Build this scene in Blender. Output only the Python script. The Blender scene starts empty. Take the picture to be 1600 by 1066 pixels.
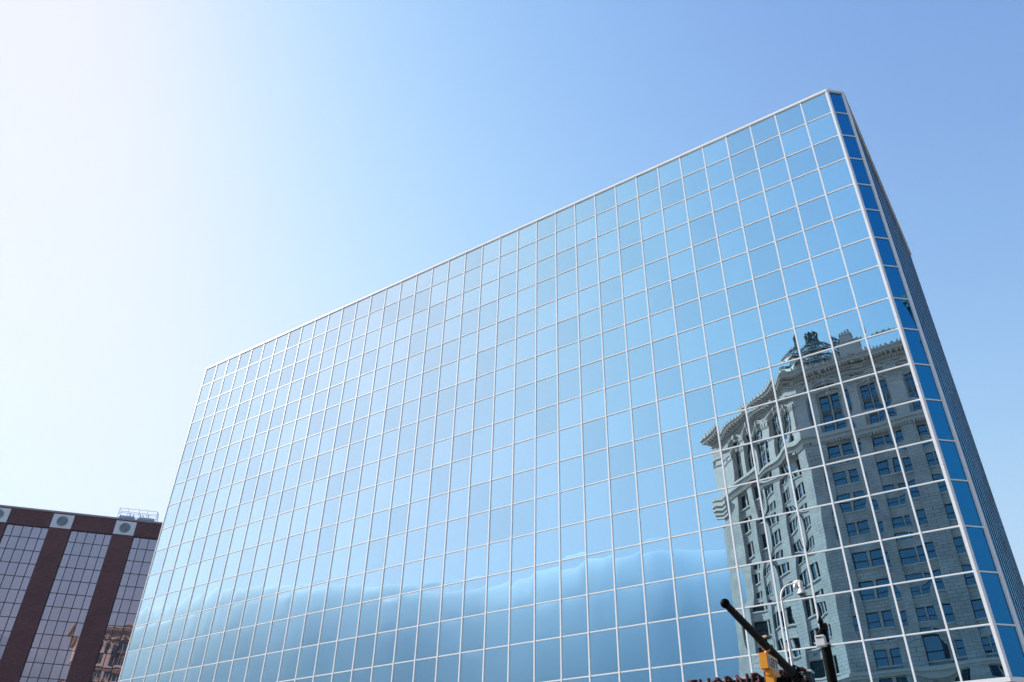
import bpy, bmesh, math, random
from mathutils import Vector, Matrix
random.seed(11)
SC = bpy.context.scene
COL = SC.collection
PI = math.pi

# ------------------------------------------------------------------ camera
F_PX = 1269.19                      # focal length in pixels of a 1600 px wide frame
CAM = Vector((2.6309, -34.5365, 1.70))
RM = Matrix(((0.82656923, 0.56243829, 0.02113028),
             (-0.30794091, 0.48334261, -0.81948296),
             (-0.47112176, 0.67085252, 0.57271389)))    # rows: right, down, forward
cd = bpy.data.cameras.new('camera')
cam = bpy.data.objects.new('camera', cd)
COL.objects.link(cam)
cd.sensor_fit = 'HORIZONTAL'
cd.sensor_width = 36.0
cd.lens = F_PX / 1600.0 * 36.0
cd.clip_start = 0.1
cd.clip_end = 20000
R3 = Matrix((RM[0], -RM[1], -RM[2])).transposed()
cam.matrix_world = Matrix.Translation(CAM) @ R3.to_4x4()
SC.camera = cam

# ------------------------------------------------------------------ light
SUN_A, SUN_E = math.radians(12), math.radians(35.8)
SUN = Vector((-math.cos(SUN_A) * math.cos(SUN_E), -math.sin(SUN_A) * math.cos(SUN_E), math.sin(SUN_E)))
world = bpy.data.worlds.new('World')
SC.world = world
world.use_nodes = True
wn = world.node_tree
sky = wn.nodes.new('ShaderNodeTexSky')
sky.sky_type = 'NISHITA'
sky.sun_disc = False
sky.sun_elevation = SUN_E
sky.sun_rotation = -(PI / 2 + SUN_A)
sky.altitude = 0
sky.air_density = 1.35
sky.dust_density = 0.755
sky.ozone_density = 0.07
bg = wn.nodes['Background']
# film response on the sky light: a contrast gamma and a soft shoulder, so the glow round the sun rolls off to white
def wmath(op, a, b=None):
    n = wn.nodes.new('ShaderNodeMath')
    n.operation = op
    for k, v in enumerate((a, b)):
        if v is None: continue
        if isinstance(v, (int, float)): n.inputs[k].default_value = v
        else: wn.links.new(v, n.inputs[k])
    return n.outputs[0]
sp = wn.nodes.new('ShaderNodeSeparateColor')
cb_ = wn.nodes.new('ShaderNodeCombineColor')
wn.links.new(sky.outputs[0], sp.inputs[0])
for k in range(3):
    x = wmath('POWER', wmath('MULTIPLY', sp.outputs[k], (0.413, 0.400, 0.398)[k]), (2.905, 2.78, 2.37)[k])
    y = wmath('SUBTRACT', 1.0, wmath('EXPONENT', wmath('MULTIPLY', x, -1.0)))
    wn.links.new(wmath('MULTIPLY', y, (4.37, 3.69, 4.06)[k]), cb_.inputs[k])
wn.links.new(cb_.outputs[0], bg.inputs[0])
bg.inputs[1].default_value = 0.072
sd = bpy.data.lights.new('sun', 'SUN')
sd.energy = 5.0
sd.angle = math.radians(0.53)
sd.color = (1.0, 0.95, 0.88)
so = bpy.data.objects.new('sun', sd)
COL.objects.link(so)
so.rotation_euler = SUN.to_track_quat('Z', 'Y').to_euler()
SC.view_settings.view_transform = 'Standard'
SC.view_settings.look = 'None'
SC.view_settings.exposure = 1.52
SC.view_settings.gamma = 1.0
SC.render.film_transparent = False

# ------------------------------------------------------------------ materials
def new_mat(name):
    m = bpy.data.materials.new(name)
    m.use_nodes = True
    return m, m.node_tree, m.node_tree.nodes['Principled BSDF']

def plain(name, col, rough=0.5, metal=0.0, vary=0.12, scale=3.0):
    m, nt, b = new_mat(name)
    b.inputs['Roughness'].default_value = rough
    b.inputs['Metallic'].default_value = metal
    tc = nt.nodes.new('ShaderNodeTexCoord')
    nz = nt.nodes.new('ShaderNodeTexNoise')
    nz.inputs['Scale'].default_value = scale
    nz.inputs['Detail'].default_value = 5
    nt.links.new(tc.outputs['Object'], nz.inputs['Vector'])
    mx = nt.nodes.new('ShaderNodeMix')
    mx.data_type = 'RGBA'
    mx.inputs[6].default_value = tuple(c * (1 - vary) for c in col) + (1,)
    mx.inputs[7].default_value = tuple(min(1, c * (1 + vary)) for c in col) + (1,)
    nt.links.new(nz.outputs[0], mx.inputs[0])
    nt.links.new(mx.outputs[2], b.inputs['Base Color'])
    return m

def masonry(name, c1, c2, mortar, bw, bh, ms, rough=0.85, stain=0.25):
    m, nt, b = new_mat(name)
    b.inputs['Roughness'].default_value = rough
    uv = nt.nodes.new('ShaderNodeUVMap')
    bt = nt.nodes.new('ShaderNodeTexBrick')
    bt.inputs['Scale'].default_value = 1.0
    bt.inputs['Brick Width'].default_value = bw
    bt.inputs['Row Height'].default_value = bh
    bt.inputs['Mortar Size'].default_value = ms
    bt.inputs['Color1'].default_value = c1 + (1,)
    bt.inputs['Color2'].default_value = c2 + (1,)
    bt.inputs['Mortar'].default_value = mortar + (1,)
    nt.links.new(uv.outputs[0], bt.inputs['Vector'])
    nz = nt.nodes.new('ShaderNodeTexNoise')
    nz.inputs['Scale'].default_value = 0.35
    nz.inputs['Detail'].default_value = 8
    nz.inputs['Roughness'].default_value = 0.65
    nt.links.new(uv.outputs[0], nz.inputs['Vector'])
    rp = nt.nodes.new('ShaderNodeMapRange')
    rp.inputs[1].default_value = 0.3
    rp.inputs[2].default_value = 0.75
    rp.inputs[3].default_value = 1.0 - stain
    rp.inputs[4].default_value = 1.0 + stain * 0.4
    nt.links.new(nz.outputs[0], rp.inputs[0])
    vm = nt.nodes.new('ShaderNodeVectorMath')
    vm.operation = 'SCALE'
    nt.links.new(bt.outputs[0], vm.inputs[0])
    nt.links.new(rp.outputs[0], vm.inputs['Scale'])
    nt.links.new(vm.outputs[0], b.inputs['Base Color'])
    return m

def mirror_glass(name, tint_face, tint_graze, body, r0, r1, power=2.0, rough=0.0, pane_vary=0.08):
    """Reflective coated glass: tinted mirror that grows stronger and whiter towards grazing angles."""
    m = bpy.data.materials.new(name)
    m.use_nodes = True
    nt = m.node_tree
    nt.nodes.clear()
    out = nt.nodes.new('ShaderNodeOutputMaterial')
    lw = nt.nodes.new('ShaderNodeLayerWeight')
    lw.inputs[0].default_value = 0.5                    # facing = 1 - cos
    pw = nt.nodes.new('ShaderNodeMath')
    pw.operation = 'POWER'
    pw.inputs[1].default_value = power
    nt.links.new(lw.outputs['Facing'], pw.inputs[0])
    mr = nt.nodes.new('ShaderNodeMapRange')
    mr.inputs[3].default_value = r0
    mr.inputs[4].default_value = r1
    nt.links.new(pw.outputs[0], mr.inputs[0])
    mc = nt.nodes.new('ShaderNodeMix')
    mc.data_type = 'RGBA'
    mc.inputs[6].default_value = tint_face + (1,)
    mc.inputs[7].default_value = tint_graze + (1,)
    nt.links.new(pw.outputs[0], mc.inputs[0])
    isl = nt.nodes.new('ShaderNodeNewGeometry')
    im = nt.nodes.new('ShaderNodeMapRange')
    im.inputs[3].default_value = 1.0 - pane_vary; im.inputs[4].default_value = 1.0 + pane_vary * 0.4
    nt.links.new(isl.outputs['Random Per Island'], im.inputs[0])
    vs = nt.nodes.new('ShaderNodeVectorMath'); vs.operation = 'SCALE'
    nt.links.new(mc.outputs[2], vs.inputs[0]); nt.links.new(im.outputs[0], vs.inputs['Scale'])
    gl = nt.nodes.new('ShaderNodeBsdfGlossy')
    gl.inputs['Roughness'].default_value = rough
    nt.links.new(vs.outputs[0], gl.inputs['Color'])
    df = nt.nodes.new('ShaderNodeBsdfDiffuse')
    df.inputs['Color'].default_value = body + (1,)
    ms = nt.nodes.new('ShaderNodeMixShader')
    nt.links.new(mr.outputs[0], ms.inputs[0])
    nt.links.new(df.outputs[0], ms.inputs[1])
    nt.links.new(gl.outputs[0], ms.inputs[2])
    nt.links.new(ms.outputs[0], out.inputs['Surface'])
    return m

M = {}
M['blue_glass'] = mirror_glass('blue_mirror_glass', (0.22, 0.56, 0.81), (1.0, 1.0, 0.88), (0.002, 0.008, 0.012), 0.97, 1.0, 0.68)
M['dark_sky_glass'] = mirror_glass('dark_sky_tinted_glass', (0.01, 0.10, 0.25), (0.06, 0.50, 0.88), (0.0, 0.01, 0.02), 0.96, 1.0, 1.2)  # cut-corner panes: the darker sky they mirror is put into the tint
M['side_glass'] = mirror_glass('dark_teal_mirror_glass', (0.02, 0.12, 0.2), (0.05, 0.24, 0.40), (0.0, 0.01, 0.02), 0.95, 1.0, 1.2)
M['bronze_glass'] = mirror_glass('bronze_mirror_glass', (0.60, 0.51, 0.59), (0.95, 0.9, 0.94), (0.02, 0.016, 0.016), 0.6, 1.0, 2.0)
M['dark_glass'] = mirror_glass('dark_window_glass', (0.45, 0.78, 1.0), (1, 1, 1), (0.006, 0.008, 0.010), 0.20, 0.95, 2.6)
M['aluminium'] = plain('white_painted_aluminium', (0.88, 0.88, 0.885), 0.35, 0.0, 0.04, 1.5)
M['dark_metal'] = plain('dark_bronze_metal', (0.018, 0.017, 0.018), 0.4, 0.2, 0.2, 5)
M['core'] = plain('dark_core_wall', (0.03, 0.03, 0.032), 0.8)
M['soffit'] = plain('dark_brown_soffit', (0.035, 0.022, 0.016), 0.6)
M['stone'] = masonry('tan_limestone_blocks', (0.60, 0.475, 0.41), (0.53, 0.42, 0.355), (0.27, 0.215, 0.18), 0.95, 0.44, 0.024, 0.85, 0.35)
M['trim_stone'] = plain('carved_tan_limestone', (0.57, 0.455, 0.39), 0.85, 0, 0.24, 1.3)
M['terracotta'] = plain('dark_terracotta_spandrel', (0.16, 0.13, 0.10), 0.8, 0, 0.4, 4)
M['verdigris'] = plain('black_green_wrought_iron', (0.05, 0.075, 0.08), 0.5, 0.3, 0.3, 5)
M['brick'] = masonry('red_brown_brick', (0.17, 0.060, 0.066), (0.125, 0.045, 0.050), (0.075, 0.04, 0.045), 0.45, 0.20, 0.028, 0.9, 0.3)
M['concrete'] = plain('pale_grey_precast', (0.62, 0.66, 0.72), 0.85, 0, 0.1, 3)
M['louvre'] = plain('grey_louvre_metal', (0.34, 0.38, 0.44), 0.6, 0, 0.1, 8)
M['coping'] = plain('mauve_metal_coping', (0.30, 0.23, 0.26), 0.5, 0, 0.15, 2)
M['brown_brick'] = masonry('dark_brown_brick', (0.12, 0.075, 0.05), (0.10, 0.06, 0.04), (0.07, 0.05, 0.04), 0.5, 0.2, 0.02)
M['pale_stone'] = plain('pale_stone_trim', (0.26, 0.20, 0.155), 0.8)
M['black_paint'] = plain('black_satin_paint', (0.003, 0.0028, 0.0028), 0.55, 0.0, 0.3, 6)
M['black_paint'].node_tree.nodes['Principled BSDF'].inputs['Specular IOR Level'].default_value = 0.03
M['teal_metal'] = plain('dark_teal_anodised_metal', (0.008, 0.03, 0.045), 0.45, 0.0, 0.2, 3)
M['yellow'] = plain('signal_yellow_paint', (0.72, 0.28, 0.012), 0.45, 0, 0.1, 6)
M['sign_face'] = plain('faded_cream_sign_face', (0.52, 0.47, 0.36), 0.5, 0, 0.06, 8)
M['black_letter'] = plain('black_letter_vinyl', (0.01, 0.01, 0.01), 0.5)
M['crimson'] = plain('dark_crimson_letter', (0.035, 0.003, 0.010), 0.7, 0, 0.15, 4)
M['crimson'].node_tree.nodes['Principled BSDF'].inputs['Specular IOR Level'].default_value = 0.15
M['sign_back'] = plain('dark_slate_backing', (0.02, 0.035, 0.042), 0.4)
M['white_paint'] = plain('white_enamel_paint', (0.62, 0.60, 0.59), 0.4, 0, 0.06, 8)
M['grey_box'] = plain('pale_grey_plastic', (0.6, 0.61, 0.62), 0.5, 0, 0.05, 8)
M['brass'] = plain('tan_painted_metal', (0.5, 0.32, 0.17), 0.4, 0.2, 0.2, 12)
M['rubber'] = plain('black_rubber', (0.012, 0.012, 0.013), 0.6)
M['blue_tank'] = plain('pale_blue_painted_steel', (0.25, 0.46, 0.58), 0.5, 0, 0.25, 2)
M['galv'] = plain('galvanised_steel', (0.42, 0.43, 0.45), 0.45, 0.4, 0.1, 6)
M['red_lens'] = plain('red_signal_lens', (0.25, 0.01, 0.01), 0.15)
M['amber_lens'] = plain('amber_signal_lens', (0.3, 0.12, 0.01), 0.15)
M['green_lens'] = plain('green_signal_lens', (0.01, 0.2, 0.12), 0.15)
M['asphalt'] = plain('asphalt', (0.05, 0.05, 0.052), 0.9, 0, 0.3, 1.5)
M['ground'] = plain('dry_city_ground', (0.16, 0.15, 0.13), 0.95, 0, 0.3, 0.05)
M['paving'] = masonry('concrete_paving', (0.33, 0.32, 0.30), (0.30, 0.29, 0.275), (0.18, 0.175, 0.17), 1.5, 1.5, 0.015, 0.9, 0.2)
M['marking'] = plain('worn_white_road_paint', (0.7, 0.7, 0.68), 0.7, 0, 0.15, 3)

# ------------------------------------------------------------------ mesh helpers
ROOT = {}

class Frame:
    """u along a face, d outward from it, z up."""
    def __init__(s, c, ang, side=1):
        s.c = Vector((c[0], c[1], 0))
        s.u = Vector((math.cos(ang), math.sin(ang), 0))
        s.n = Vector((s.u.y, -s.u.x, 0)) * side
    def __call__(s, u, d, z):
        p = s.c + s.u * u + s.n * d
        return (p.x, p.y, z)

IDF = lambda x, y, z: (x, y, z)

class MB:
    def __init__(s):
        s.v = []; s.f = []
    def box(s, a0, b0, c0, a1, b1, c1, fr=IDF):
        i = len(s.v)
        for c in (c0, c1):
            for b in (b0, b1):
                for a in (a0, a1):
                    s.v.append(fr(a, b, c))
        for q in ((0, 2, 3, 1), (4, 5, 7, 6), (0, 1, 5, 4), (2, 6, 7, 3), (0, 4, 6, 2), (1, 3, 7, 5)):
            s.f.append(tuple(i + k for k in q))
        return s
    def prism(s, pts, z0, z1):
        """pts: list of (x, y) in plan."""
        i = len(s.v); n = len(pts)
        for z in (z0, z1):
            for p in pts: s.v.append((p[0], p[1], z))
        s.f.append(tuple(i + k for k in reversed(range(n))))
        s.f.append(tuple(i + n + k for k in range(n)))
        for k in range(n):
            l = (k + 1) % n
            s.f.append((i + k, i + l, i + n + l, i + n + k))
        return s
    def slab(s, fr, uz, d0, d1):
        """outline in (u, z) on a face, extruded from d0 to d1."""
        i = len(s.v); n = len(uz)
        for d in (d0, d1):
            for u, z in uz: s.v.append(fr(u, d, z))
        s.f.append(tuple(i + k for k in range(n)))
        s.f.append(tuple(i + n + k for k in reversed(range(n))))
        for k in range(n):
            l = (k + 1) % n
            s.f.append((i + l, i + k, i + n + k, i + n + l))
        return s
    def ring(s, fr, inner, outer, d0, d1):
        """band between two open outlines in (u, z), extruded d0..d1."""
        n = len(inner)
        for k in range(n - 1):
            i = len(s.v)
            for d in (d0, d1):
                for p in (inner[k], inner[k + 1], outer[k + 1], outer[k]): s.v.append(fr(p[0], d, p[1]))
            for q in ((0, 1, 2, 3), (7, 6, 5, 4), (0, 4, 5, 1), (1, 5, 6, 2), (2, 6, 7, 3), (3, 7, 4, 0)):
                s.f.append(tuple(i + t for t in q))
        return s
    def tube(s, pts, r, n=10, caps=True):
        pts = [Vector(p) for p in pts]
        rs = r if isinstance(r, (list, tuple)) else [r] * len(pts)
        i = len(s.v)
        prev = None
        for k, p in enumerate(pts):
            a = pts[max(k - 1, 0)]; b = pts[min(k + 1, len(pts) - 1)]
            t = (b - a).normalized()
            if prev is None:
                ref = Vector((0, 0, 1)) if abs(t.z) < 0.9 else Vector((1, 0, 0))
                x = t.cross(ref).normalized()
            else:
                x = (prev - t * prev.dot(t)).normalized()
            prev = x
            y = t.cross(x)
            for j in range(n):
                w = 2 * PI * j / n
                s.v.append(tuple(p + (x * math.cos(w) + y * math.sin(w)) * rs[k]))
        for k in range(len(pts) - 1):
            for j in range(n):
                l = (j + 1) % n
                s.f.append((i + k * n + j, i + k * n + l, i + (k + 1) * n + l, i + (k + 1) * n + j))
        if caps:
            s.f.append(tuple(i + j for j in reversed(range(n))))
            e = i + (len(pts) - 1) * n
            s.f.append(tuple(e + j for j in range(n)))
        return s
    def lathe(s, c, prof, n=16, ax=(0, 0, 1)):
        """prof: (radius, height along ax)."""
        ax = Vector(ax).normalized()
        return s.tube([Vector(c) + ax * h for r, h in prof], [max(r, 1e-4) for r, h in prof], n)
    def build(s, name, mat, parent=None, smooth=False, recalc=True, bevel=0.0):
        off = ROOT.get(parent.name, Vector((0, 0, 0))) if parent else Vector((0, 0, 0))
        me = bpy.data.meshes.new(name)
        me.from_pydata([Vector(p) - off for p in s.v], [], s.f)
        if recalc or bevel:
            bm = bmesh.new(); bm.from_mesh(me)
            bmesh.ops.recalc_face_normals(bm, faces=bm.faces)
            if bevel:
                bmesh.ops.bevel(bm, geom=[e for e in bm.edges if e.calc_face_angle(0) > 0.6], offset=bevel, segments=2, affect='EDGES')
            bm.to_mesh(me); bm.free()
        uvl = me.uv_layers.new(name='UVMap')
        for p in me.polygons:
            n = p.normal
            p.use_smooth = smooth
            if abs(n.z) > 0.75:
                for li in p.loop_indices:
                    co = me.vertices[me.loops[li].vertex_index].co
                    uvl.data[li].uv = (co.x, co.y)
            else:
                t = Vector((-n.y, n.x, 0)).normalized()
                for li in p.loop_indices:
                    co = me.vertices[me.loops[li].vertex_index].co
                    uvl.data[li].uv = (co.dot(t), co.z)
        if smooth:
            me.set_sharp_from_angle(angle=math.radians(40))
        me.materials.append(mat)
        o = bpy.data.objects.new(name, me)
        COL.objects.link(o)
        if parent:
            o.parent = parent
        ROOT[o.name] = off
        return o

def thing(name, label, cat, loc, group=None):
    o = bpy.data.objects.new(name, None)
    o.empty_display_size = 0.5
    COL.objects.link(o)
    o.location = loc
    ROOT[o.name] = Vector(loc)
    o['label'] = label; o['category'] = cat
    if group: o['group'] = group
    return o

def structure(o):
    o['kind'] = 'structure'
    return o

def letter_mesh(ch, width, height, depth, bold):
    cu = bpy.data.curves.new('letter', 'FONT')
    cu.body = ch; cu.size = 1.0; cu.extrude = 0.0; cu.offset = bold
    cu.resolution_u = 4
    o = bpy.data.objects.new('letter', cu)
    COL.objects.link(o)
    dg = bpy.context.evaluated_depsgraph_get()
    me = bpy.data.meshes.new_from_object(o.evaluated_get(dg))
    bpy.data.objects.remove(o)
    bpy.data.curves.remove(cu)
    bm = bmesh.new(); bm.from_mesh(me)
    bmesh.ops.dissolve_limit(bm, angle_limit=0.02, verts=bm.verts, edges=bm.edges)
    xs = [v.co.x for v in bm.verts]; ys = [v.co.y for v in bm.verts]
    x0, x1, y0, y1 = min(xs), max(xs), min(ys), max(ys)
    for v in bm.verts:
        v.co = Vector(((v.co.x - x0) / max(x1 - x0, 1e-6) * width, (v.co.y - y0) / (y1 - y0) * height, 0))
    r = bmesh.ops.extrude_face_region(bm, geom=list(bm.faces))
    for g in r['geom']:
        if isinstance(g, bmesh.types.BMVert): g.co.z += depth
    bmesh.ops.recalc_face_normals(bm, faces=bm.faces)
    bm.to_mesh(me); bm.free()
    return me

def place_letter(name, me, mat, parent, origin, xdir, ydir, ndir):
    off = ROOT[parent.name]
    xd, yd, nd = Vector(xdir), Vector(ydir), Vector(ndir)
    for v in me.vertices:
        v.co = Vector(origin) + xd * v.co.x + yd * v.co.y + nd * v.co.z - off
    me.name = name
    me.materials.clear(); me.materials.append(mat)
    o = bpy.data.objects.new(name, me)
    COL.objects.link(o); o.parent = parent
    ROOT[o.name] = off
    return o

# ------------------------------------------------------------------ ground
structure(MB().box(-9000, -9000, -1.0, 9000, 9000, 0.0).build('ground', M['ground']))
structure(MB().box(-400, -29.5, -0.5, 400, -8.0, 0.004).build('road', M['asphalt']))
structure(MB().box(-64, -8.0, -0.5, 9.0, 40.0, 0.13).build('sidewalk', M['paving']))
structure(MB().box(-64, -62.0, -0.5, 60.0, -29.5, 0.13).build('plaza_paving', M['paving']))
mk = MB()
for k in range(-14, 15):
    mk.box(k * 9.0, -18.85, 0.0, k * 9.0 + 3.0, -18.7, 0.009)
structure(mk.build('road_markings', M['marking']))

# mountain range behind the camera, haze fade painted in as a paler crest; it shows only in the mirror glass
from mathutils import noise as mnoise
mt = MB()
NA, NRR = 150, 34
for i in range(NA + 1):
    th = math.radians(178 + 200 * i / NA)
    dx, dy = math.cos(th), math.sin(th)
    fall = min(1.0, i / 14, (NA - i) / 14)
    H = (1750 + 260 * mnoise.noise(Vector((i * 0.07, 0.3, 0))) + 50 * mnoise.noise(Vector((i * 0.31, 4.0, 0)))) * (0.40 + 0.65 * max(0, -dy)) * (1.0 - 0.42 * min(1, max(0, (dx - 0.15) / 0.35))) * 1.297 * fall
    for j in range(NRR + 1):
        r = 2400 + 6200 * j / NRR
        k = min(1.0, max(0.0, (r - 2400) / 3900)); k = k * k * (3 - 2 * k)
        if r > 6300: k = 1 - 0.35 * (r - 6300) / 2300
        x, y = dx * r, dy * r
        n = mnoise.fractal(Vector((x / 1500, y / 1500, 1.7)), 0.9, 2.1, 5)
        z = H * k + n * 45 * min(1, k * 2.2) * fall
        mt.v.append((x, y, z - 40 * (1 - k)))
for i in range(NA):
    for j in range(NRR):
        a = i * (NRR + 1) + j
        mt.f.append((a, a + 1, a + NRR + 2, a + NRR + 1))
m_, nt_, b_ = new_mat('haze_faded_mountain')
b_.inputs['Roughness'].default_value = 0.95
b_.inputs['Specular IOR Level'].default_value = 0.1
geo = nt_.nodes.new('ShaderNodeNewGeometry')
spx = nt_.nodes.new('ShaderNodeSeparateXYZ'); nt_.links.new(geo.outputs['Position'], spx.inputs[0])
nz_ = nt_.nodes.new('ShaderNodeTexNoise'); nz_.inputs['Scale'].default_value = 0.0022; nz_.inputs['Detail'].default_value = 6
nt_.links.new(geo.outputs['Position'], nz_.inputs['Vector'])
ma = nt_.nodes.new('ShaderNodeMath'); ma.operation = 'MULTIPLY_ADD'; ma.inputs[1].default_value = 90.0
nt_.links.new(nz_.outputs[0], ma.inputs[0]); nt_.links.new(spx.outputs[2], ma.inputs[2])
mr_ = nt_.nodes.new('ShaderNodeMapRange'); mr_.inputs[1].default_value = 350; mr_.inputs[2].default_value = 2350
nt_.links.new(ma.outputs[0], mr_.inputs[0])
mx_ = nt_.nodes.new('ShaderNodeMix'); mx_.data_type = 'RGBA'
mx_.inputs[6].default_value = (0.04, 0.062, 0.068, 1); mx_.inputs[7].default_value = (0.60, 0.66, 0.71, 1)  # dark foot to pale crest: the fade into the sky is put into the colour
nt_.links.new(mr_.outputs[0], mx_.inputs[0]); nt_.links.new(mx_.outputs[2], b_.inputs['Base Color'])
structure(mt.build('mountains', m_, smooth=True))

# the air between: one even box of pale haze round the whole scene
vm = bpy.data.materials.new('haze_air')
vm.use_nodes = True
vm.node_tree.nodes.clear()
vo = vm.node_tree.nodes.new('ShaderNodeOutputMaterial')
hv = vm.node_tree.nodes.new('ShaderNodeVolumePrincipled')
hv.inputs['Density'].default_value = 0.908e-4
hv.inputs['Color'].default_value = (0.473, 0.722, 1.0, 1.0)
hv.inputs['Anisotropy'].default_value = 0.20
vm.node_tree.links.new(hv.outputs[0], vo.inputs['Volume'])
haze = MB().box(-9100, -9100, -2.0, 9100, 9100, 3100).build('haze', vm)
haze['kind'] = 'stuff'

# ------------------------------------------------------------------ glass office building
W = 1.524
NC = 36
ROWS = [40.559, 38.785, 36.897, 35.071, 33.118, 31.298, 29.378, 27.553, 25.567, 23.792,
        21.865, 20.039, 18.076, 16.270, 14.301, 12.496, 10.541, 8.722]
XL = -NC * W
CHX, CHY = 0.745, 0.675              # far corner of the chamfer
SIDE_N = 11
SIDE_END = CHY + SIDE_N * W
GB = thing('glass_office_building', 'blue mirror glass office block with a white grid of mullions and a blunt cut-off corner', 'office building', (-27, 9, 0))
GD = 0.025                            # the panes sit behind the grid plane
fr_front = lambda u, d, z: (u, GD - d, z)
ch_len = math.hypot(CHX, CHY)
fr_ch = Frame((0, 0), math.atan2(CHY, CHX))
fr_side = Frame((CHX, CHY), PI / 2)

def in_px(p):
    c = RM @ (Vector(p) - CAM)
    if c.z <= 0.1: return None
    return (800 + F_PX * c.x / c.z, 533 + F_PX * c.y / c.z)

def shown_area(quad):
    q = [in_px(p) for p in quad]
    if None in q: return 0
    q = [(min(max(x, 0), 1600), min(max(y, 0), 1066)) for x, y in q]
    a = 0
    for k in range(4):
        x0, y0 = q[k]; x1, y1 = q[(k + 1) % 4]
        a += x0 * y1 - x1 * y0
    return abs(a) / 2

def pane_verts(fr, u0, u1, z0, z1, rng, n=10, calm=1.0):
    """one slightly bowed, slightly tilted pane of real glass."""
    w = (u1 - u0) / 2; h = (z1 - z0) / 2
    A = rng.gauss(0.0022, 0.0018); B = rng.gauss(0, 0.0006)
    tx = rng.gauss(0, 0.0010); tz = rng.gauss(0, 0.0010)
    A *= calm; B *= calm; tx *= calm; tz *= calm
    ph = rng.uniform(0, 6.28); kx = rng.uniform(2.5, 5)
    sx = rng.gauss(0, 0.00035)
    vs = []
    for j in range(n + 1):
        for i in range(n + 1):
            a = -1 + 2 * i / n; b = -1 + 2 * j / n
            d = A * (1 - a ** 4) * (1 - b ** 4) + B * math.sin(kx * a + ph) * (1 - b * b * 0.4) + sx * a * a * b + tx * a * w + tz * b * h
            vs.append(fr(u0 + w * (a + 1), d - 0.0, z0 + h * (b + 1)))
    return vs

def add_pane(mb, vs, n=10):
    i = len(mb.v)
    mb.v += vs
    for b in range(n):
        for a in range(n):
            k = i + b * (n + 1) + a
            mb.f.append((k, k + 1, k + n + 2, k + n + 1))

rng = random.Random(5)
fr_side_pane = lambda u, d, z: fr_side(u, d - 0.05, z)
SIDE_FR = (fr_side_pane,)
panes = []
for r in range(17):
    z1, z0 = ROWS[r], ROWS[r + 1]
    for c in range(NC):
        panes.append((fr_front, -(c + 1) * W, -c * W, z0, z1))
    panes.append((lambda u, d, z: fr_ch(u, d - 0.05, z), 0.0, ch_len, z0, z1))
    for c in range(SIDE_N):
        panes.append((fr_side_pane, c * W, (c + 1) * W, z0, z1))
built = []
for fr, u0, u1, z0, z1 in panes:
    a = shown_area([fr(u0, 0, z0), fr(u1, 0, z0), fr(u1, 0, z1), fr(u0, 0, z1)])
    if abs(u1 - ch_len) < 1e-6: a += 5000
    built.append((a, pane_verts(fr, u0, u1, z0, z1, rng, 10, 0.3 if abs(u1 - ch_len) < 1e-6 else 1.0), 'dark_sky_glass' if abs(u1 - ch_len) < 1e-6 else 'side_glass' if fr in SIDE_FR else 'blue_glass'))
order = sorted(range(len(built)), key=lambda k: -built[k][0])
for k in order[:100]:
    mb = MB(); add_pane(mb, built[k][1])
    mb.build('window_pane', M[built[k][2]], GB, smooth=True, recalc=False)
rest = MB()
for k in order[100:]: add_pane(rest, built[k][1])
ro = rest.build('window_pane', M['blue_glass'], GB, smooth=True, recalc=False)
ro['kind'] = 'stuff'
ro.data.materials.append(M['side_glass'])
for q, k in enumerate(order[100:]):
    if built[k][2] == 'side_glass':
        for p in ro.data.polygons[q * 100:(q + 1) * 100]: p.material_index = 1

MW, MF = 0.068, 0.03                 # mullion width, front face in front of the grid plane
ZT, ZB = ROWS[0], ROWS[-1]
for c in range(1, NC + 1):
    x = -c * W
    MB().box(x - MW / 2, -MF, ZB, x + MW / 2, 0.10, ZT).build('mullion', M['aluminium'], GB)
for r in range(1, 17):
    z = ROWS[r]
    MB().box(XL + 0.01, -MF + 0.012, z - 0.026, -0.03, 0.09, z + 0.026).build('transom', M['aluminium'], GB)
    MB().box(0.05, -0.09, z - 0.026, ch_len - 0.05, 0.0, z + 0.026, fr_ch).build('transom', M['aluminium'], GB)
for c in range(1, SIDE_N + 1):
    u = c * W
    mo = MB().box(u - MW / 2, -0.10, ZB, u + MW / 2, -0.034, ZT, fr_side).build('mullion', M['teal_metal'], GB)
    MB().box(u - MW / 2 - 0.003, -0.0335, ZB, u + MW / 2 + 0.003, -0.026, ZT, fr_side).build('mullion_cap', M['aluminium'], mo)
# corner posts: plan polygons wrapped round the two chamfer corners, in storey lengths with a fine joint
def corner_post(pts):
    segs = [ZB, 16.9, 20.6, 24.35, 28.1, 33.6, ZT]
    mb = MB()
    for a, b in zip(segs[:-1], segs[1:]):
        mb.prism(pts, a + 0.006, b - 0.006)
    mb.build('corner_post', M['aluminium'], GB)
t = math.tan(PI / 8)
corner_post([(-0.10, -0.035), (0.035 * t, -0.035), (0.075 + 0.025, 0.075 - 0.025), (0.03, 0.14), (-0.10, 0.11)])
corner_post([(CHX - 0.06 + 0.025, CHY - 0.06 - 0.025), (CHX + 0.035, CHY - 0.035 * t), (CHX + 0.035, CHY + 0.07), (CHX - 0.08, CHY + 0.07), (CHX - 0.11, CHY - 0.03)])
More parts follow.
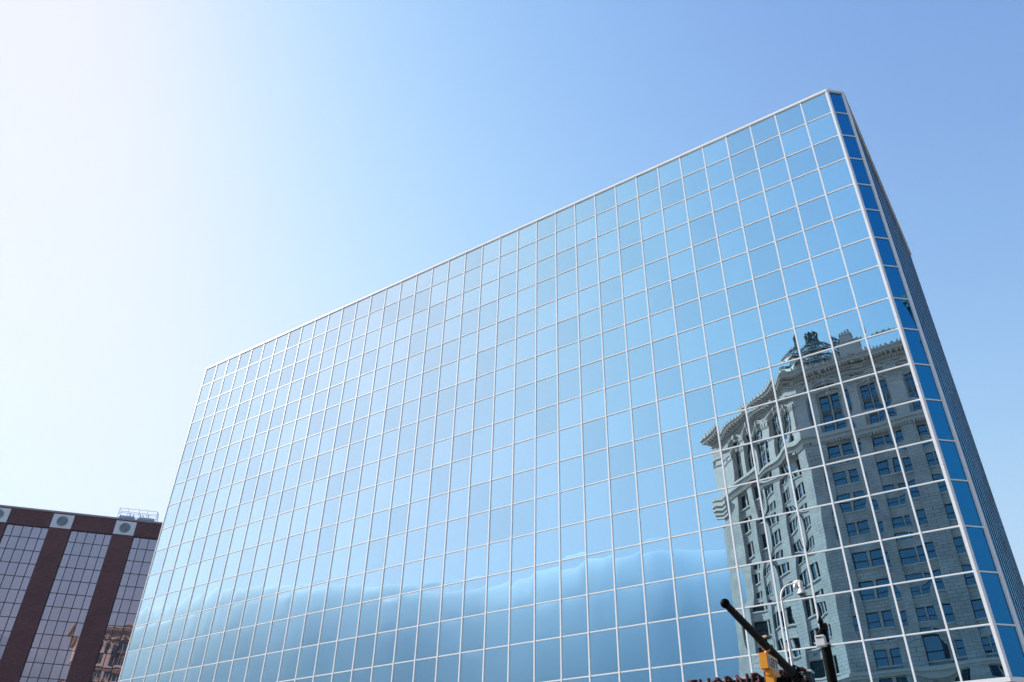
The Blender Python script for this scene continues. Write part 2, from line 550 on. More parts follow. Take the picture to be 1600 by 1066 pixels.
# coping and bottom fascia follow the outline
def outline(o):
    return [(XL - o, -o), (o * t, -o), (CHX + o, CHY - o * t), (CHX + o, SIDE_END + o), (XL - o, SIDE_END + o)]
MB().prism(outline(0.06), ZT + 0.002, ZT + 0.16).build('coping', M['aluminium'], GB)
MB().prism(outline(0.035), ZB - 0.16, ZB - 0.002).build('bottom_fascia', M['aluminium'], GB)
MB().prism(outline(-0.16), ZB - 0.19, ZT - 0.02).build('core_wall', M['core'], GB)
MB().prism(outline(-0.03), ZB - 0.30, ZB - 0.162).build('soffit', M['soffit'], GB)
MB().prism(outline(-3.2), 0.13, ZB - 0.302).build('lobby_wall', M['dark_glass'], GB)
for k in range(7):
    x = -1.6 - k * 8.6
    MB().lathe((x, 1.5, 0.13), [(0.55, 0), (0.55, 0.25), (0.42, 0.3), (0.42, ZB - 0.44)], 20).build('column', M['concrete'], GB, smooth=True)

# ------------------------------------------------------------------ crimson letters over the entrance
SG = thing('building_sign', 'dark crimson raised letters with a white rail fixed low across the mirror glass front', 'sign', (-9.3, -0.2, 9.0))
MB().box(-11.95, -0.16, 8.86, -6.72, -0.06, 9.60).build('backing_panel', M['sign_back'], SG)
MB().box(-11.97, -0.22, 9.605, -6.70, -0.05, 9.675).build('top_rail', M['white_paint'], SG)
MB().box(-11.97, -0.22, 8.80, -6.70, -0.05, 8.855).build('bottom_rail', M['white_paint'], SG)
def sgx(px): return -11.875 + (px - 1075) * (-6.85 + 11.875) / 185.0
for ch, a, b in (('T', 1075, 1091), ('H', 1094.5, 1112), ('O', 1116.5, 1132), ('R', 1136, 1151), ('N', 1154, 1173),
                 ('B', 1178, 1194), ('U', 1198, 1214), ('R', 1218.5, 1235), ('G', 1239, 1260)):
    x0, x1 = sgx(a), sgx(b)
    place_letter('letter', letter_mesh(ch, x1 - x0, 0.80, 0.16, 0.012), M['crimson'], SG, (x0, -0.24, 8.96), (1, 0, 0), (0, 0, 1), (0, -1, 0))

# ------------------------------------------------------------------ stone tower (behind the camera, seen in the mirror glass)
S = 1.05
def SZ(z): return 1.7 + (z - 1.7) * S
az = math.radians(12.85)
CORNER = Vector((CAM.x - 100 * S * math.sin(az), -(CAM.y + 100 * S * math.cos(az)), 0))
aR = math.radians(-1.5); aL = math.radians(-143.5)
U_R = Vector((math.cos(aR), math.sin(aR), 0)); U_L = Vector((math.cos(aL), math.sin(aL), 0))
ST = thing('stone_tower', 'tan limestone corner tower with heavy cornice and iron crown, mirrored in the glass', 'building', tuple(CORNER))
FR = Frame(CORNER, aR, -1)           # outward normal towards +y
FL = Frame(CORNER, aL, 1)
if FR.n.y < 0: FR.n = -FR.n
if FL.n.y < 0: FL.n = -FL.n
fR = lambda u, d, z: FR(u * S, d * S, SZ(z))
fL = lambda u, d, z: FL(u * S, d * S, SZ(z))
LEN_R, LEN_L = 29.65, 20.2
pR = CORNER + U_R * LEN_R * S; pL = CORNER + U_L * LEN_L * S
foot = [(pR.x, pR.y), (CORNER.x, CORNER.y), (pL.x, pL.y), (pL.x + 11, pL.y - 19), (pR.x, pR.y - 34)]
def offset_poly(pts, o):
    n = len(pts); res = []
    cx = sum(p[0] for p in pts) / n; cy = sum(p[1] for p in pts) / n
    lines = []
    for k in range(n):
        a = Vector(pts[k]); b = Vector(pts[(k + 1) % n])
        e = (b - a).normalized(); nn = Vector((e.y, -e.x))
        if nn.dot(a - Vector((cx, cy))) < 0: nn = -nn
        lines.append((a + nn * o, e))
    for k in range(n):
        p, e = lines[k - 1]; q, g = lines[k]
        den = e.x * g.y - e.y * g.x
        tt = ((q.x - p.x) * g.y - (q.y - p.y) * g.x) / den
        r = p + e * tt
        res.append((r.x, r.y))
    return res
def belt(mb, z0, z1, o): mb.prism(offset_poly(foot, o * S), SZ(z0), SZ(z1))

FLOORS = [23.9 + 3.52 * k for k in range(-2, 8)]
WH = 2.06
ZB0, ZB1 = 51.2, 52.4
HEAD = 58.1
baysR = [(2.4 + 5.45 * k, 5.85 + 5.45 * k, 2) for k in range(5)]
baysL = [(1.85, 5.95, 3), (7.6, 11.9, 3), (13.35, 16.0, 2)]
wall = MB(); trim = MB(); terra = MB()
MB().prism(offset_poly(foot, -1.08 * S), 0.0, SZ(61.9)).build('core_wall', M['stone'], ST)

def lights(u0, u1, n):
    g = 0.34
    w = (u1 - u0 - g * (n - 1)) / n
    return [(u0 + k * (w + g), u0 + k * (w + g) + w) for k in range(n)]

def make_window(fr, u0, u1, n, z0, z1, rails, d=-0.78):
    fm = MB(); gm = MB()
    for a, b in lights(u0, u1, n):
        t_ = 0.085
        fm.box(a, d, z0, a + t_, d + 0.14, z1, fr); fm.box(b - t_, d, z0, b, d + 0.14, z1, fr)
        fm.box(a + t_, d, z0, b - t_, d + 0.14, z0 + t_, fr); fm.box(a + t_, d, z1 - t_, b - t_, d + 0.14, z1, fr)
        for zr in rails:
            fm.box(a + t_, d, zr - 0.05, b - t_, d + 0.12, zr + 0.05, fr)
        tl = random.gauss(0, 0.012)
        i = len(gm.v)
        for (u, z, dd) in ((a, z0, 0), (b, z0, 0.0), (b, z1, tl), (a, z1, tl)):
            gm.v.append(fr(u, d + 0.05 + dd, z))
        gm.f.append((i, i + 1, i + 2, i + 3))
    o = fm.build('window', M['dark_metal'], ST)
    gm.build('window_glass', M['dark_glass'], o, recalc=False)

def face(fr, length, bays):
    edges = [0.0]
    for u0, u1, n in bays: edges += [u0, u1]
    edges.append(length)
    for k in range(0, len(edges), 2):
        a, b = edges[k], edges[k + 1]
        a = a - 0.0 if k else a
        wall.box(a, -1.05, 0.5, b, 0.0, 59.6, fr)
        # pilaster shaft and capital in the top storey
        trim.box(a + 0.12 if k else a + 0.3, -0.02, ZB1, b - 0.12, 0.14, 57.0, fr)
        trim.box(a + 0.02 if k else a + 0.2, -0.02, 57.0, b - 0.02, 0.24, 57.3, fr)
        trim.box(a + 0.08 if k else a + 0.25, -0.02, 57.3, b - 0.08, 0.20, 57.9, fr)
        for q in range(3):
            uu = a + 0.25 + (b - a - 0.5) * q / 2
            trim.box(uu - 0.17, -0.02, 57.25, uu + 0.17, 0.33, 57.8, fr)
        trim.box(a - 0.04 if k else a + 0.15, -0.02, 57.9, b + 0.04, 0.32, 58.15, fr)
    for u0, u1, n in bays:
        tops = [z + WH for z in FLOORS]
        spans = [(12.6, FLOORS[0])] + [(tops[k], FLOORS[k + 1]) for k in range(len(FLOORS) - 1)] + [(tops[-1], ZB1 + 0.2)]
        for a, b in spans:
            wall.box(u0, -1.05, a, u1, -0.42, b, fr)
        for z in FLOORS:
            trim.box(u0 + 0.01, -0.8, z - 0.17, u1 - 0.01, -0.26, z + 0.02, fr)
            ls = lights(u0, u1, n)
            for k in range(n - 1):
                wall.box(ls[k][1], -0.95, z + 0.02, ls[k + 1][0], -0.5, z + WH, fr)
            make_window(fr, u0, u1, n, z + 0.02, z + WH, [z + WH * 0.47])
        # two-storey arched window at the top
        zb = ZB1 + 0.22
        ls = lights(u0 + 0.3, u1 - 0.3, n)
        for k in range(n - 1):
            wall.box(ls[k][1] + 0.05, -0.95, zb, ls[k + 1][0] - 0.05, -0.55, HEAD, fr)
        wall.box(u0, -0.98, zb, u0 + 0.3, -0.3, HEAD, fr); wall.box(u1 - 0.3, -0.98, zb, u1, -0.3, HEAD, fr)
        terra.box(u0 + 0.3, -0.9, 54.85, u1 - 0.3, -0.62, 55.75, fr)
        for a, b in ls:
            terra.box(a + 0.25, -0.64, 55.0, b - 0.25, -0.5, 55.6, fr)
        make_window(fr, u0 + 0.3, u1 - 0.3, n, zb, HEAD, [53.7, 57.0])
        # head wall, segmental arch bands and keystone
        wall.box(u0, -1.05, HEAD, u1, -0.28, 59.6, fr)
        um = (u0 + u1) / 2; hw = (u1 - u0) / 2 + 0.35; rise = 0.95
        for (dr, w_, d1) in ((0.0, 0.28, 0.08), (0.28, 0.2, 0.2)):
            rr = (hw * hw + rise * rise) / (2 * rise)
            zc = 58.15 + rise - rr
            th = math.asin(hw / rr)
            inn = [(um + (rr + dr) * math.sin(-th + 2 * th * k / 14), zc + (rr + dr) * math.cos(-th + 2 * th * k / 14)) for k in range(15)]
            ou = [(um + (rr + dr + w_) * math.sin(-th + 2 * th * k / 14), zc + (rr + dr + w_) * math.cos(-th + 2 * th * k / 14)) for k in range(15)]
            trim.ring(fr, inn, ou, -0.27, d1)
        trim.slab(fr, [(um - 0.18, 58.75), (um + 0.18, 58.75), (um + 0.28, 59.6), (um - 0.28, 59.6)], -0.2, 0.34)
        # cartouche over the tall window
        trim.lathe(fr(um, -0.2, 58.55), [(0.45 * S, -0.12), (0.4 * S, 0.12), (0.2 * S, 0.22)], 12, fr(um, 1, 0) and (Vector(fr(um, 1, 10)) - Vector(fr(um, 0, 10))))
        # shop front
        wall.box(u0, -1.05, 5.4, u1, -0.42, 12.6, fr)
        make_window(fr, u0 + 0.2, u1 - 0.2, 1, 0.6, 5.4, [4.2])
    # dentils, modillions, antefixes
    u = 0.25
    while u < length - 0.1:
        trim.box(u, -0.05, ZB0 - 0.32, u + 0.17, 0.16, ZB0 - 0.003, fr)
        trim.box(u, -0.05, 60.2, u + 0.19, 0.36, 60.53, fr)
        u += 0.36
    u = 0.3
    while u < length - 0.2:
        trim.box(u, -0.05, 60.7, u + 0.36, 1.0, 60.98, fr)
        trim.box(u + 0.04, -0.05, 60.57, u + 0.32, 0.6, 60.7, fr)
        u += 0.85
    u = 0.2
    while u < length + 0.3:
        trim.slab(fr, [(u - 0.2, 61.76), (u + 0.2, 61.76), (u + 0.26, 62.0), (u + 0.1, 62.25), (u, 62.42), (u - 0.1, 62.25), (u - 0.26, 62.0)], 1.02, 1.26)
        trim.box(u + 0.38, 1.0, 61.52, u + 0.52, 1.42, 61.74, fr)
        u += 0.9
face(fR, LEN_R, baysR)
face(fL, LEN_L, baysL)
belt(trim, ZB0, 51.75, 0.22); belt(trim, 51.75, 52.05, 0.5); belt(trim, 52.05, ZB1, 0.34)
belt(trim, 22.6, 22.95, 0.2); belt(trim, 22.95, 23.3, 0.42)
belt(trim, 12.0, 12.6, 0.35); belt(trim, 0.2, 1.2, 0.1)
belt(wall, 59.6, 60.2, 0.06); belt(trim, 59.8, 59.95, 0.2)
belt(wall, 60.2, 60.55, 0.1); belt(trim, 60.55, 60.7, 0.48); belt(wall, 60.7, 61.0, 0.2)
belt(trim, 61.0, 61.32, 1.12); belt(trim, 61.32, 61.52, 1.22); belt(trim, 61.52, 61.76, 1.34)
belt(wall, 61.76, 62.5, -0.5)
# scrolled bracket at the far end of the long belt
for zz, dd in ((50.9, 0.75), (50.3, 0.6), (49.7, 0.42), (49.1, 0.28)):
    trim.box(18.4, -0.05, zz - 0.3, 20.5, dd, zz + 0.29, fL)
wall.build('wall', M['stone'], ST)
trim.build('carved_trim', M['trim_stone'], ST)
terra.build('spandrel_panel', M['terracotta'], ST)
# parapet block beside the crown
pb = MB()
pb.box(7.0, -2.2, 61.7, 8.9, 0.3, 64.6, fR)
pb.box(6.8, -2.3, 64.6, 9.1, 0.5, 64.95, fR)
for k in range(4):
    pb.slab(fR, [(6.9 + k * 0.5, 64.9), (7.35 + k * 0.5, 64.9), (7.3 + k * 0.5, 65.4 + 0.12 * k), (7.0 + k * 0.5, 65.55 + 0.1 * k)], -0.3, 0.3)
pb.build('parapet_block', M['trim_stone'], ST)
# wrought-iron crown on the corner
bis = (FR.n + FL.n).normalized()
cc = CORNER - bis * 3.4 * S + U_R * 2.0
cr_base = MB()
def ngon(r, n=8, c=cc): return [(c.x + r * S * math.cos(2 * PI * k / n + 0.3), c.y + r * S * math.sin(2 * PI * k / n + 0.3)) for k in range(n)]
cr_base.prism(ngon(4.1), SZ(61.8), SZ(63.3)); cr_base.prism(ngon(4.5), SZ(63.3), SZ(63.6)); cr_base.prism(ngon(4.3), SZ(63.6), SZ(63.9))
cb = cr_base.build('crown_base', M['trim_stone'], ST)
zz = MB()
for k in range(16):
    for s_ in (0, 1):
        a0 = 2 * PI * (k + s_ * 0.0) / 16; a1 = 2 * PI * (k + 1) / 16; am = (a0 + a1) / 2
        r = 4.42 * S
        zz.v += [(cc.x + r * math.cos(a0), cc.y + r * math.sin(a0), SZ(63.28)), (cc.x + r * math.cos(a1), cc.y + r * math.sin(a1), SZ(63.28)),
                 (cc.x + r * math.cos(am), cc.y + r * math.sin(am), SZ(62.4)), (cc.x + (r - 0.3) * math.cos(am), cc.y + (r - 0.3) * math.sin(am), SZ(63.2))]
        i = len(zz.v) - 4
        zz.f += [(i, i + 1, i + 2), (i, i + 2, i + 3), (i + 1, i + 3, i + 2), (i, i + 3, i + 1)]
        break
zz.build('zigzag_fringe', M['verdigris'], ST)
iron = MB()
def dome(tt):                          # tt 0..1 -> radius, height (an ogee)
    prof = [(0, 4.5), (0.12, 4.4), (0.3, 3.8), (0.45, 2.8), (0.56, 1.6), (0.64, 1.0), (0.8, 0.9), (1.0, 0.95)]
    for (a, ra_), (b, rb_) in zip(prof[:-1], prof[1:]):
        if tt <= b + 1e-9:
            return 0.93 * (ra_ + (rb_ - ra_) * (tt - a) / (b - a)), 63.9 + 5.3 * tt
    return 0.9, 69.2
NR = 14
for k in range(NR):
    pts = []
    for j in range(9):
        r, z = dome(j / 8)
        a = 2 * PI * k / NR
        pts.append((cc.x + r * S * math.cos(a), cc.y + r * S * math.sin(a), SZ(z)))
    iron.tube(pts, 0.055, 6)
    for sgn in (-1, 1):
        pts = []
        for j in range(13):
            r, z = dome(j / 12)
            a = 2 * PI * k / NR + sgn * j / 12 * 1.6
            w_ = 0.16 * math.sin(j * 2.2)
            pts.append((cc.x + (r + w_) * S * math.cos(a), cc.y + (r + w_) * S * math.sin(a), SZ(z)))
        iron.tube(pts, 0.04, 5)
    for j in range(1, 6):               # scrolls
        r, z = dome(j / 8 + 0.05)
        a = 2 * PI * (k + 0.5) / NR
        q = []
        for m_ in range(9):
            w_ = m_ / 8 * 2 * PI
            q.append((cc.x + r * S * math.cos(a + 0.3 / max(r, .6) * math.cos(w_)), cc.y + r * S * math.sin(a + 0.3 / max(r, .6) * math.cos(w_)), SZ(z + 0.28 * math.sin(w_))))
        iron.tube(q, 0.042, 5)
for j in (0, 2, 4, 6, 8):
    r, z = dome(j / 8)
    iron.tube([(cc.x + r * S * math.cos(2 * PI * k / 32), cc.y + r * S * math.sin(2 * PI * k / 32), SZ(z)) for k in range(33)], 0.09, 6)
for k in range(8):                     # crown of leaves at the top
    a = 2 * PI * k / 8
    pts = [(cc.x + rr * S * math.cos(a), cc.y + rr * S * math.sin(a), SZ(zq)) for rr, zq in ((0.5, 68.9), (0.85, 69.1), (0.9, 69.4), (0.65, 69.7), (0.55, 70.0))]
    iron.tube(pts, [0.1, 0.12, 0.12, 0.1, 0.05], 6)
iron.tube([(cc.x, cc.y, SZ(68.8)), (cc.x, cc.y, SZ(69.7)), (cc.x, cc.y, SZ(70.2))], [0.3, 0.2, 0.03], 8)
iron.build('iron_crown', M['verdigris'], ST)

# ------------------------------------------------------------------ red brick building on the left
BS = 1.31
B_ANG = math.radians(48.3)
BP = Vector((-112.86, 27.26, 0))
def BZ(z): return 1.7 + (z - 1.7) * BS
FB = Frame(BP, B_ANG, 1)
if FB.n.y > 0: FB.n = -FB.n
fB = lambda u, d, z: FB(u * BS, d * BS, BZ(z))
BR = thing('brick_office_building', 'red brown brick office block with dark glass bays and round vents under the roof', 'building', tuple(BP))
PITCH = 6.70; BW = 4.43
bays = [(-BW + PITCH * k, PITCH * k) for k in (-2, -1, 0, 1)]
U0, U1 = bays[0][0] - 2.27 - 3.0, bays[-1][1] + 2.27
TOPZ = 37.55; HEADZ = 35.8
bw = MB()
bw.box(U0, -12.0, 0.4, U1, -0.62, TOPZ - 0.1, fB)
ed = [U0]
for a, b in bays: ed += [a, b]
ed.append(U1)
for k in range(0, len(ed), 2):
    bw.box(ed[k], -0.618, 0.4, ed[k + 1], 0.0, TOPZ, fB)
for a, b in bays:
    bw.box(a, -0.618, HEADZ, b, -0.03, TOPZ, fB)
    bw.box(a, -0.618, 0.4, b, -0.05, 1.1, fB)
bw.build('wall', M['brick'], BR)
MB().box(U0 - 0.08, -12.1, TOPZ + 0.002, U1 + 0.08, 0.1, TOPZ + 0.2, fB).build('coping', M['coping'], BR)
for k in range(2, len(ed), 2):
    a, b = ed[k], ed[k + 1]
    p = MB().box(a + 0.04, -0.05, HEADZ + 0.03, b - 0.04, 0.035, TOPZ - 0.12, fB).build('vent_panel', M['concrete'], BR)
    lv = MB()
    cx_, cz_ = (a + b) / 2, (HEADZ + TOPZ) / 2 - 0.04
    nd = FB.n
    lv.lathe(fB(cx_, 0.03, cz_), [(0.60 * BS, 0.0), (0.60 * BS, 0.05), (0.55 * BS, 0.05), (0.55 * BS, 0.015)], 36, nd)
    lv.build('round_vent', M['louvre'], p)
    gr = MB()
    for q in range(-6, 7):
        z = cz_ + q * 0.08
        hw = math.sqrt(max(0.54 ** 2 - (q * 0.08) ** 2, 0.01))
        gr.box(cx_ - hw, 0.034, z - 0.012, cx_ + hw, 0.056, z + 0.018, fB)
    gr.build('vent_slats', M['galv'], p)
PANES = [0, 0.77, 1.73, 2.70, 3.66, BW]
rowz = [HEADZ, HEADZ - 1.33]
while len(rowz) < 25: rowz.append(rowz[-1] - 1.437)
for a, b in bays:
    for r in range(24):
        z1, z0 = rowz[r], rowz[r + 1]
        gm = MB()
        for k in range(5):
            tx = random.gauss(0, 0.0014); tz = random.gauss(0, 0.0014); A = random.gauss(0.0006, 0.0006)
            u0, u1 = a + PANES[k], a + PANES[k + 1]
            n = 6; i = len(gm.v)
            for jj in range(n + 1):
                for ii in range(n + 1):
                    p_ = -1 + 2 * ii / n; q_ = -1 + 2 * jj / n
                    d = -0.30 + tx * p_ + tz * q_ + A * (1 - p_ * p_) * (1 - q_ * q_)
                    gm.v.append(fB(u0 + (u1 - u0) * ii / n, d, z0 + (z1 - z0) * jj / n))
            for jj in range(n):
                for ii in range(n):
                    kk = i + jj * (n + 1) + ii
                    gm.f.append((kk, kk + 1, kk + n + 2, kk + n + 1))
        w_ = gm.build('window', M['bronze_glass'], BR, smooth=True, recalc=False)
        fm = MB()
        t_ = 0.034
        fm.box(a, -0.36, z1 - t_, b, -0.265, z1 + t_ - 0.002, fB)
        for k in range(6):
            u = a + PANES[k]
            u = min(max(u, a + t_), b - t_)
            fm.box(u - t_, -0.36, z0 + t_, u + t_, -0.255, z1 - t_ - 0.001, fB)
        fm.build('window_frame', M['dark_metal'], w_)

# roof platform
pf0 = fB(1.6, -1.4, TOPZ)
RP = thing('roof_platform', 'small railed maintenance platform with pale blue tanks on the brick roof edge', 'platform', pf0)
ra = MB()
ub = [-0.25, 0.75, 1.95, 2.85, 3.95]
for u in ub:
    for d in (-0.9, -1.9):
        ra.tube([fB(u, d, TOPZ - 0.2), fB(u, d, TOPZ + 1.75)], 0.035, 6)
for d in (-0.9, -1.9):
    for z in (TOPZ + 1.75, TOPZ + 1.2, TOPZ + 0.7):
        ra.tube([fB(ub[0], d, z), fB(ub[-1], d, z)], 0.03, 6)
for u in (ub[0], ub[-1]):
    for z in (TOPZ + 1.75, TOPZ + 1.2):
        ra.tube([fB(u, -0.9, z), fB(u, -1.9, z)], 0.03, 6)
ra.tube([fB(ub[-1], -0.9, TOPZ + 1.75), fB(ub[-1] + 0.45, -0.9, TOPZ - 0.2)], 0.035, 6)
ra.build('railing', M['galv'], RP)
for a, b in ((-0.2, 1.55), (1.9, 3.75)):
    MB().tube([fB(a, -1.3, TOPZ + 0.72), fB(a + 0.08, -1.3, TOPZ + 0.72), fB(b - 0.08, -1.3, TOPZ + 0.72), fB(b, -1.3, TOPZ + 0.72)], [0.3, 0.42, 0.42, 0.3], 16).build('tank', M['blue_tank'], RP, smooth=True)
MB().box(-0.3, -2.0, TOPZ - 0.25, 4.0, -0.8, TOPZ - 0.02, fB).build('deck', M['galv'], RP)
fx = MB()
for u in (1.0, 1.35, 2.1, 2.4, 3.0):
    fx.lathe(fB(u, -1.3, TOPZ + 1.1), [(0.06, 0), (0.08, 0.1), (0.05, 0.22)], 8)
fx.build('valve', M['dark_metal'], RP)

# ------------------------------------------------------------------ brown building across the side street
BX, BY, BT = 32.0, -4.17, 46.8
BB = thing('brown_brick_building', 'dark brown brick building with pale quoins, glimpsed as a reflection in the blunt glass corner', 'building', (BX, BY, 0))
m = MB(); m.box(BX, BY, 0, BX + 20, BY + 26, BT)
m.build('wall', M['brown_brick'], BB)
m = MB(); m.box(BX - 0.55, BY - 0.45, BT + 0.002, BX + 20.9, BY + 26.9, BT + 0.6); m.box(BX - 0.3, BY - 0.25, BT - 0.6, BX + 20.5, BY + 26.5, BT)
for k in range(26):
    m.box(BX - 0.5, BY + k * 1.0, BT - 0.3, BX - 0.3, BY + k * 1.0 + 0.4, BT - 0.001)
m.build('cornice', M['pale_stone'], BB)
m = MB()
for k in range(15):
    m.box(BX - 0.12, BY - 0.12, 2 + k * 2.9, BX + 0.6, BY + 0.5, 2.5 + k * 2.9)
m.build('quoins', M['pale_stone'], BB)
for r in range(11):
    for k in range(6):
        y = BY + 2.0 + k * 4.0; z = 4 + r * 3.6
        o = MB().box(BX - 0.05, y, z, BX + 0.1, y + 1.6, z + 2.1).build('window', M['dark_glass'], BB)
        MB().box(BX - 0.16, y - 0.1, z - 0.18, BX + 0.05, y + 1.7, z - 0.002).build('window_sill', M['pale_stone'], o)

# ------------------------------------------------------------------ signal pole with mast arm
ARM_Z = 6.5
POLE = Vector((-4.26, -7.0, 0)); TIP = Vector((-2.785, -19.62, ARM_Z))
SP = thing('signal_pole', 'black street signal pole whose long mast arm ends in a round ball cap', 'pole', (POLE.x, POLE.y, 0.13))
MB().lathe((POLE.x, POLE.y, 0.13), [(0.32, 0), (0.32, 0.12), (0.2, 0.3), (0.175, 0.5), (0.16, 4.0), (0.15, 8.6), (0.14, 9.0)], 20).build('pole', M['black_paint'], SP, smooth=True)
MB().tube([Vector((POLE.x, POLE.y, ARM_Z)), POLE.lerp(TIP, 0.5) + Vector((0, 0, ARM_Z / 2)), TIP], [0.14, 0.105, 0.066], 16).build('mast_arm', M['black_paint'], SP, smooth=True)
MB().lathe(tuple(TIP), [(0.02, -0.088), (0.05, -0.075), (0.078, -0.045), (0.09, 0), (0.078, 0.045), (0.05, 0.075), (0.0, 0.09)], 18).build('ball_cap', M['black_paint'], SP, smooth=True)
MB().lathe((POLE.x, POLE.y, ARM_Z - 0.25), [(0.2, 0), (0.22, 0.05), (0.22, 0.45), (0.2, 0.5)], 20).build('arm_collar', M['black_paint'], SP, smooth=True)
fn = MB().lathe((POLE.x - 0.02, POLE.y, 9.12), [(0.16, 0), (0.15, 0.08), (0.07, 0.14), (0.05, 0.3), (0.09, 0.36), (0.05, 0.46), (0.01, 0.6)], 14)
fn.box(POLE.x + 0.03, POLE.y - 0.06, 9.2, POLE.x + 0.16, POLE.y + 0.06, 9.42)
fn.build('finial', M['black_paint'], SP, smooth=True)

UB = thing('utility_box', 'pale grey equipment box strapped near the top of the black signal pole', 'box', (POLE.x - 0.05, POLE.y - 0.2, 8.7))
bx = MB().box(POLE.x - 0.20, POLE.y - 0.36, 8.66, POLE.x + 0.10, POLE.y - 0.17, 9.0).build('case', M['grey_box'], UB, bevel=0.02)
MB().box(POLE.x - 0.17, POLE.y - 0.372, 8.92, POLE.x + 0.05, POLE.y - 0.362, 8.94).build('label_plate', M['dark_metal'], UB)
MB().lathe((POLE.x - 0.23, POLE.y - 0.27, 8.78), [(0.03, -0.04), (0.03, 0.04)], 8, (1, 0, 0)).build('latch', M['galv'], UB)
MB().lathe((POLE.x, POLE.y, 8.75), [(0.175, 0), (0.175, 0.05)], 20).build('strap', M['galv'], UB)

# ------------------------------------------------------------------ traffic light with LEFT sign box
TL = thing('traffic_light', 'yellow traffic signal hanging under the mast arm with a LEFT sign box on top', 'traffic light', (-3.22, -16.05, 5.0))
sb = MB().box(-3.345, -16.43, 6.03, -3.165, -15.74, 6.365).build('sign_box', M['yellow'], TL, bevel=0.008)
MB().box(-3.17, -16.39, 6.065, -3.159, -15.78, 6.325).build('sign_face', M['sign_face'], sb)
for ch, y0, w_ in (('L', -16.34, 0.105), ('E', -16.205, 0.105), ('F', -16.07, 0.10), ('T', -15.945, 0.125)):
    place_letter('letter', letter_mesh(ch, w_, 0.19, 0.006, 0.012), M['black_letter'], sb, (-3.1588, y0, 6.10), (0, 1, 0), (0, 0, 1), (1, 0, 0))
hs = MB()
hs.box(-3.285, -16.35, 5.90, -3.125, -15.80, 6.028)
for k in range(3):
    z = 5.925 - (k + 1) * 0.345
    hs.box(-3.30, -16.33, z + 0.008, -3.11, -15.80, z + 0.34)
ho = hs.build('housing', M['yellow'], TL, bevel=0.015)
for k, mt in enumerate(('red_lens', 'amber_lens', 'green_lens')):
    z = 5.925 - (k + 0.5) * 0.345
    MB().lathe((-3.112, -16.065, z), [(0.14, 0.0), (0.13, 0.02), (0.08, 0.035), (0.0, 0.04)], 20, (1, 0, 0)).build('lens', M[mt], TL, smooth=True)
    vi = MB()
    n = 14
    for q in range(n):
        a0 = -0.6 + (PI + 1.2) * q / n; a1 = -0.6 + (PI + 1.2) * (q + 1) / n
        i = len(vi.v)
        for a in (a0, a1):
            dl = 0.24
            for rr in (0.148, 0.156):
                vi.v.append((-3.108, -16.065 + rr * math.cos(a), z + rr * math.sin(a)))
                vi.v.append((-3.108 + dl, -16.065 + rr * math.cos(a), z + rr * math.sin(a)))
        vi.f += [(i, i + 1, i + 5, i + 4), (i + 2, i + 6, i + 7, i + 3), (i + 1, i + 3, i + 7, i + 5), (i, i + 4, i + 6, i + 2)]
    vi.build('visor', M['black_paint'], TL, smooth=True)
br = MB().tube([(-3.22, -16.3, 6.36), (-3.19, -16.28, 6.46)], 0.03, 8)
br.lathe((-3.19, -16.3, 6.50), [(0.1, -0.05), (0.1, 0.05)], 14, (TIP - Vector((POLE.x, POLE.y, ARM_Z))))
br.tube([(-3.24, -15.85, 6.36), (-3.25, -15.85, 6.46)], 0.03, 8)
br.build('hanger_bracket', M['brass'], TL)

# ------------------------------------------------------------------ detector camera on the arm
def arm_at(y):
    k = (y - POLE.y) / (TIP.y - POLE.y)
    return Vector((POLE.x + (TIP.x - POLE.x) * k, y, ARM_Z))
a_ = arm_at(-16.38)
DC = thing('detector_camera', 'small tan detector camera on a black stalk above the LEFT sign', 'camera', tuple(a_))
MB().tube([a_ + Vector((0, 0, 0.05)), a_ + Vector((0.02, 0, 0.15))], [0.035, 0.028], 10).build('stalk', M['black_paint'], DC)
bd = MB().tube([a_ + Vector((-0.09, 0.0, 0.165)), a_ + Vector((-0.08, 0, 0.17)), a_ + Vector((0.05, 0, 0.18)), a_ + Vector((0.06, 0, 0.18))], [0.03, 0.042, 0.045, 0.03], 12)
bd.build('body', M['brass'], DC, smooth=True)
MB().tube([a_ + Vector((0.06, 0, 0.18)), a_ + Vector((0.11, 0, 0.165))], [0.042, 0.05], 12).build('rear_cap', M['dark_metal'], DC)
cb = []
for k in range(15):
    w_ = -1.2 + 3.4 * k / 14
    cb.append(a_ + Vector((0.10 + 0.09 * math.cos(PI / 2 - k / 14 * PI), 0.02, 0.04 + 0.12 * math.sin(PI / 2 - k / 14 * PI))))
MB().tube(cb, 0.006, 6).build('cable', M['rubber'], DC)

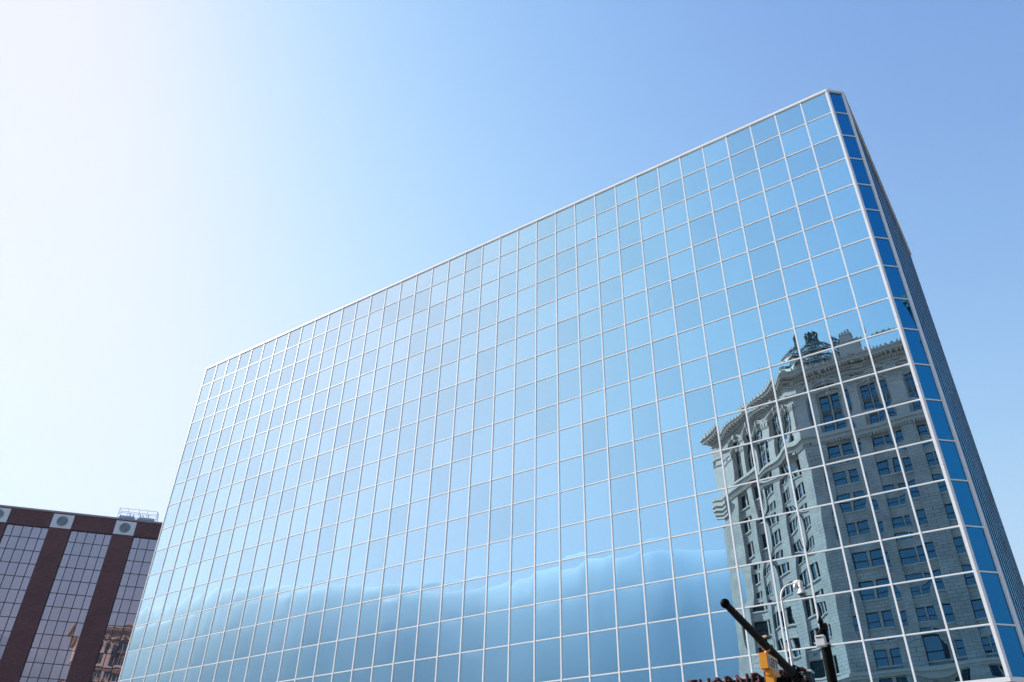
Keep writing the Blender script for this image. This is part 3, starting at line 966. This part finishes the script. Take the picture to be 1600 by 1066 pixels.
# ------------------------------------------------------------------ pan-tilt camera on a gooseneck
g = arm_at(-13.5)
PC = thing('surveillance_camera', 'white bell shaped surveillance camera on a tall gooseneck above the mast arm', 'camera', tuple(g))
gp = [g + Vector((0, 0, 0.0)), g + Vector((0, 0, 1.0)), g + Vector((0, 0, 1.85))]
for k in range(1, 9):
    w_ = k / 8 * (PI / 2 - 0.12)
    gp.append(g + Vector((0.26 * (1 - math.cos(w_)), 0, 1.85 + 0.32 * math.sin(w_))))
gp.append(gp[-1] + Vector((0.16, 0, 0.02)))
MB().tube(gp, [0.040, 0.034, 0.027] + [0.025] * 9, 12).build('gooseneck_pole', M['white_paint'], PC, smooth=True)
e = gp[-1]
MB().tube([e, e + Vector((0.03, 0, 0.005)), e + Vector((0.14, 0, 0.0)), e + Vector((0.17, 0, -0.03))], [0.035, 0.06, 0.065, 0.05], 14).build('joint', M['white_paint'], PC, smooth=True)
hc = e + Vector((0.15, 0, -0.02))
hb = MB().lathe(tuple(hc), [(0.03, 0.07), (0.062, 0.04), (0.07, -0.02), (0.07, -0.14), (0.085, -0.2), (0.115, -0.26), (0.12, -0.275), (0.1, -0.275)], 20).build('housing', M['white_paint'], PC, smooth=True)
MB().lathe(tuple(hc + Vector((0, 0, -0.27))), [(0.09, 0), (0.085, -0.03), (0.06, -0.06), (0.0, -0.075)], 16).build('dome', M['dark_glass'], PC, smooth=True)
MB().lathe(tuple(e + Vector((0.03, -0.03, -0.1))), [(0.0, -0.06), (0.05, -0.04), (0.06, 0.0), (0.045, 0.05)], 12).build('floodlight', M['galv'], PC, smooth=True)
MB().tube([hc + Vector((0.07, 0, -0.05)), hc + Vector((0.13, 0, -0.1)), hc + Vector((0.12, 0, -0.18))], 0.02, 8).build('antenna', M['rubber'], PC)
cl = MB().lathe(tuple(g + Vector((0, 0, 0.1))), [(0.07, -0.2), (0.075, 0.12)], 12)
ad = (TIP - Vector((POLE.x, POLE.y, ARM_Z))).normalized()
for k in (-0.28, -0.05, 0.22):
    cl.lathe(tuple(g + ad * k), [(0.128, -0.035), (0.128, 0.035)], 14, ad)
for k, (dx, dz, r) in enumerate(((0.12, 0.1, 0.05), (0.14, -0.02, 0.04), (0.05, 0.17, 0.045), (0.16, -0.12, 0.04))):
    cl.lathe(tuple(g + Vector((dx, -0.1 + 0.18 * k, dz))), [(r * 0.6, -0.05), (r, -0.02), (r, 0.04), (r * 0.5, 0.07)], 10)
cl.build('clamp', M['black_paint'], PC)
bt_ = MB()
for k, (dx, dy, dz) in enumerate(((0.1, -0.18, 0.06), (0.02, -0.2, 0.12), (0.16, 0.05, 0.0), (0.14, 0.3, -0.04))):
    bt_.tube([g + Vector((dx, dy, dz)), g + Vector((dx + 0.03, dy - 0.02, dz + 0.06))], 0.022, 8)
bt_.build('bolt', M['galv'], PC)
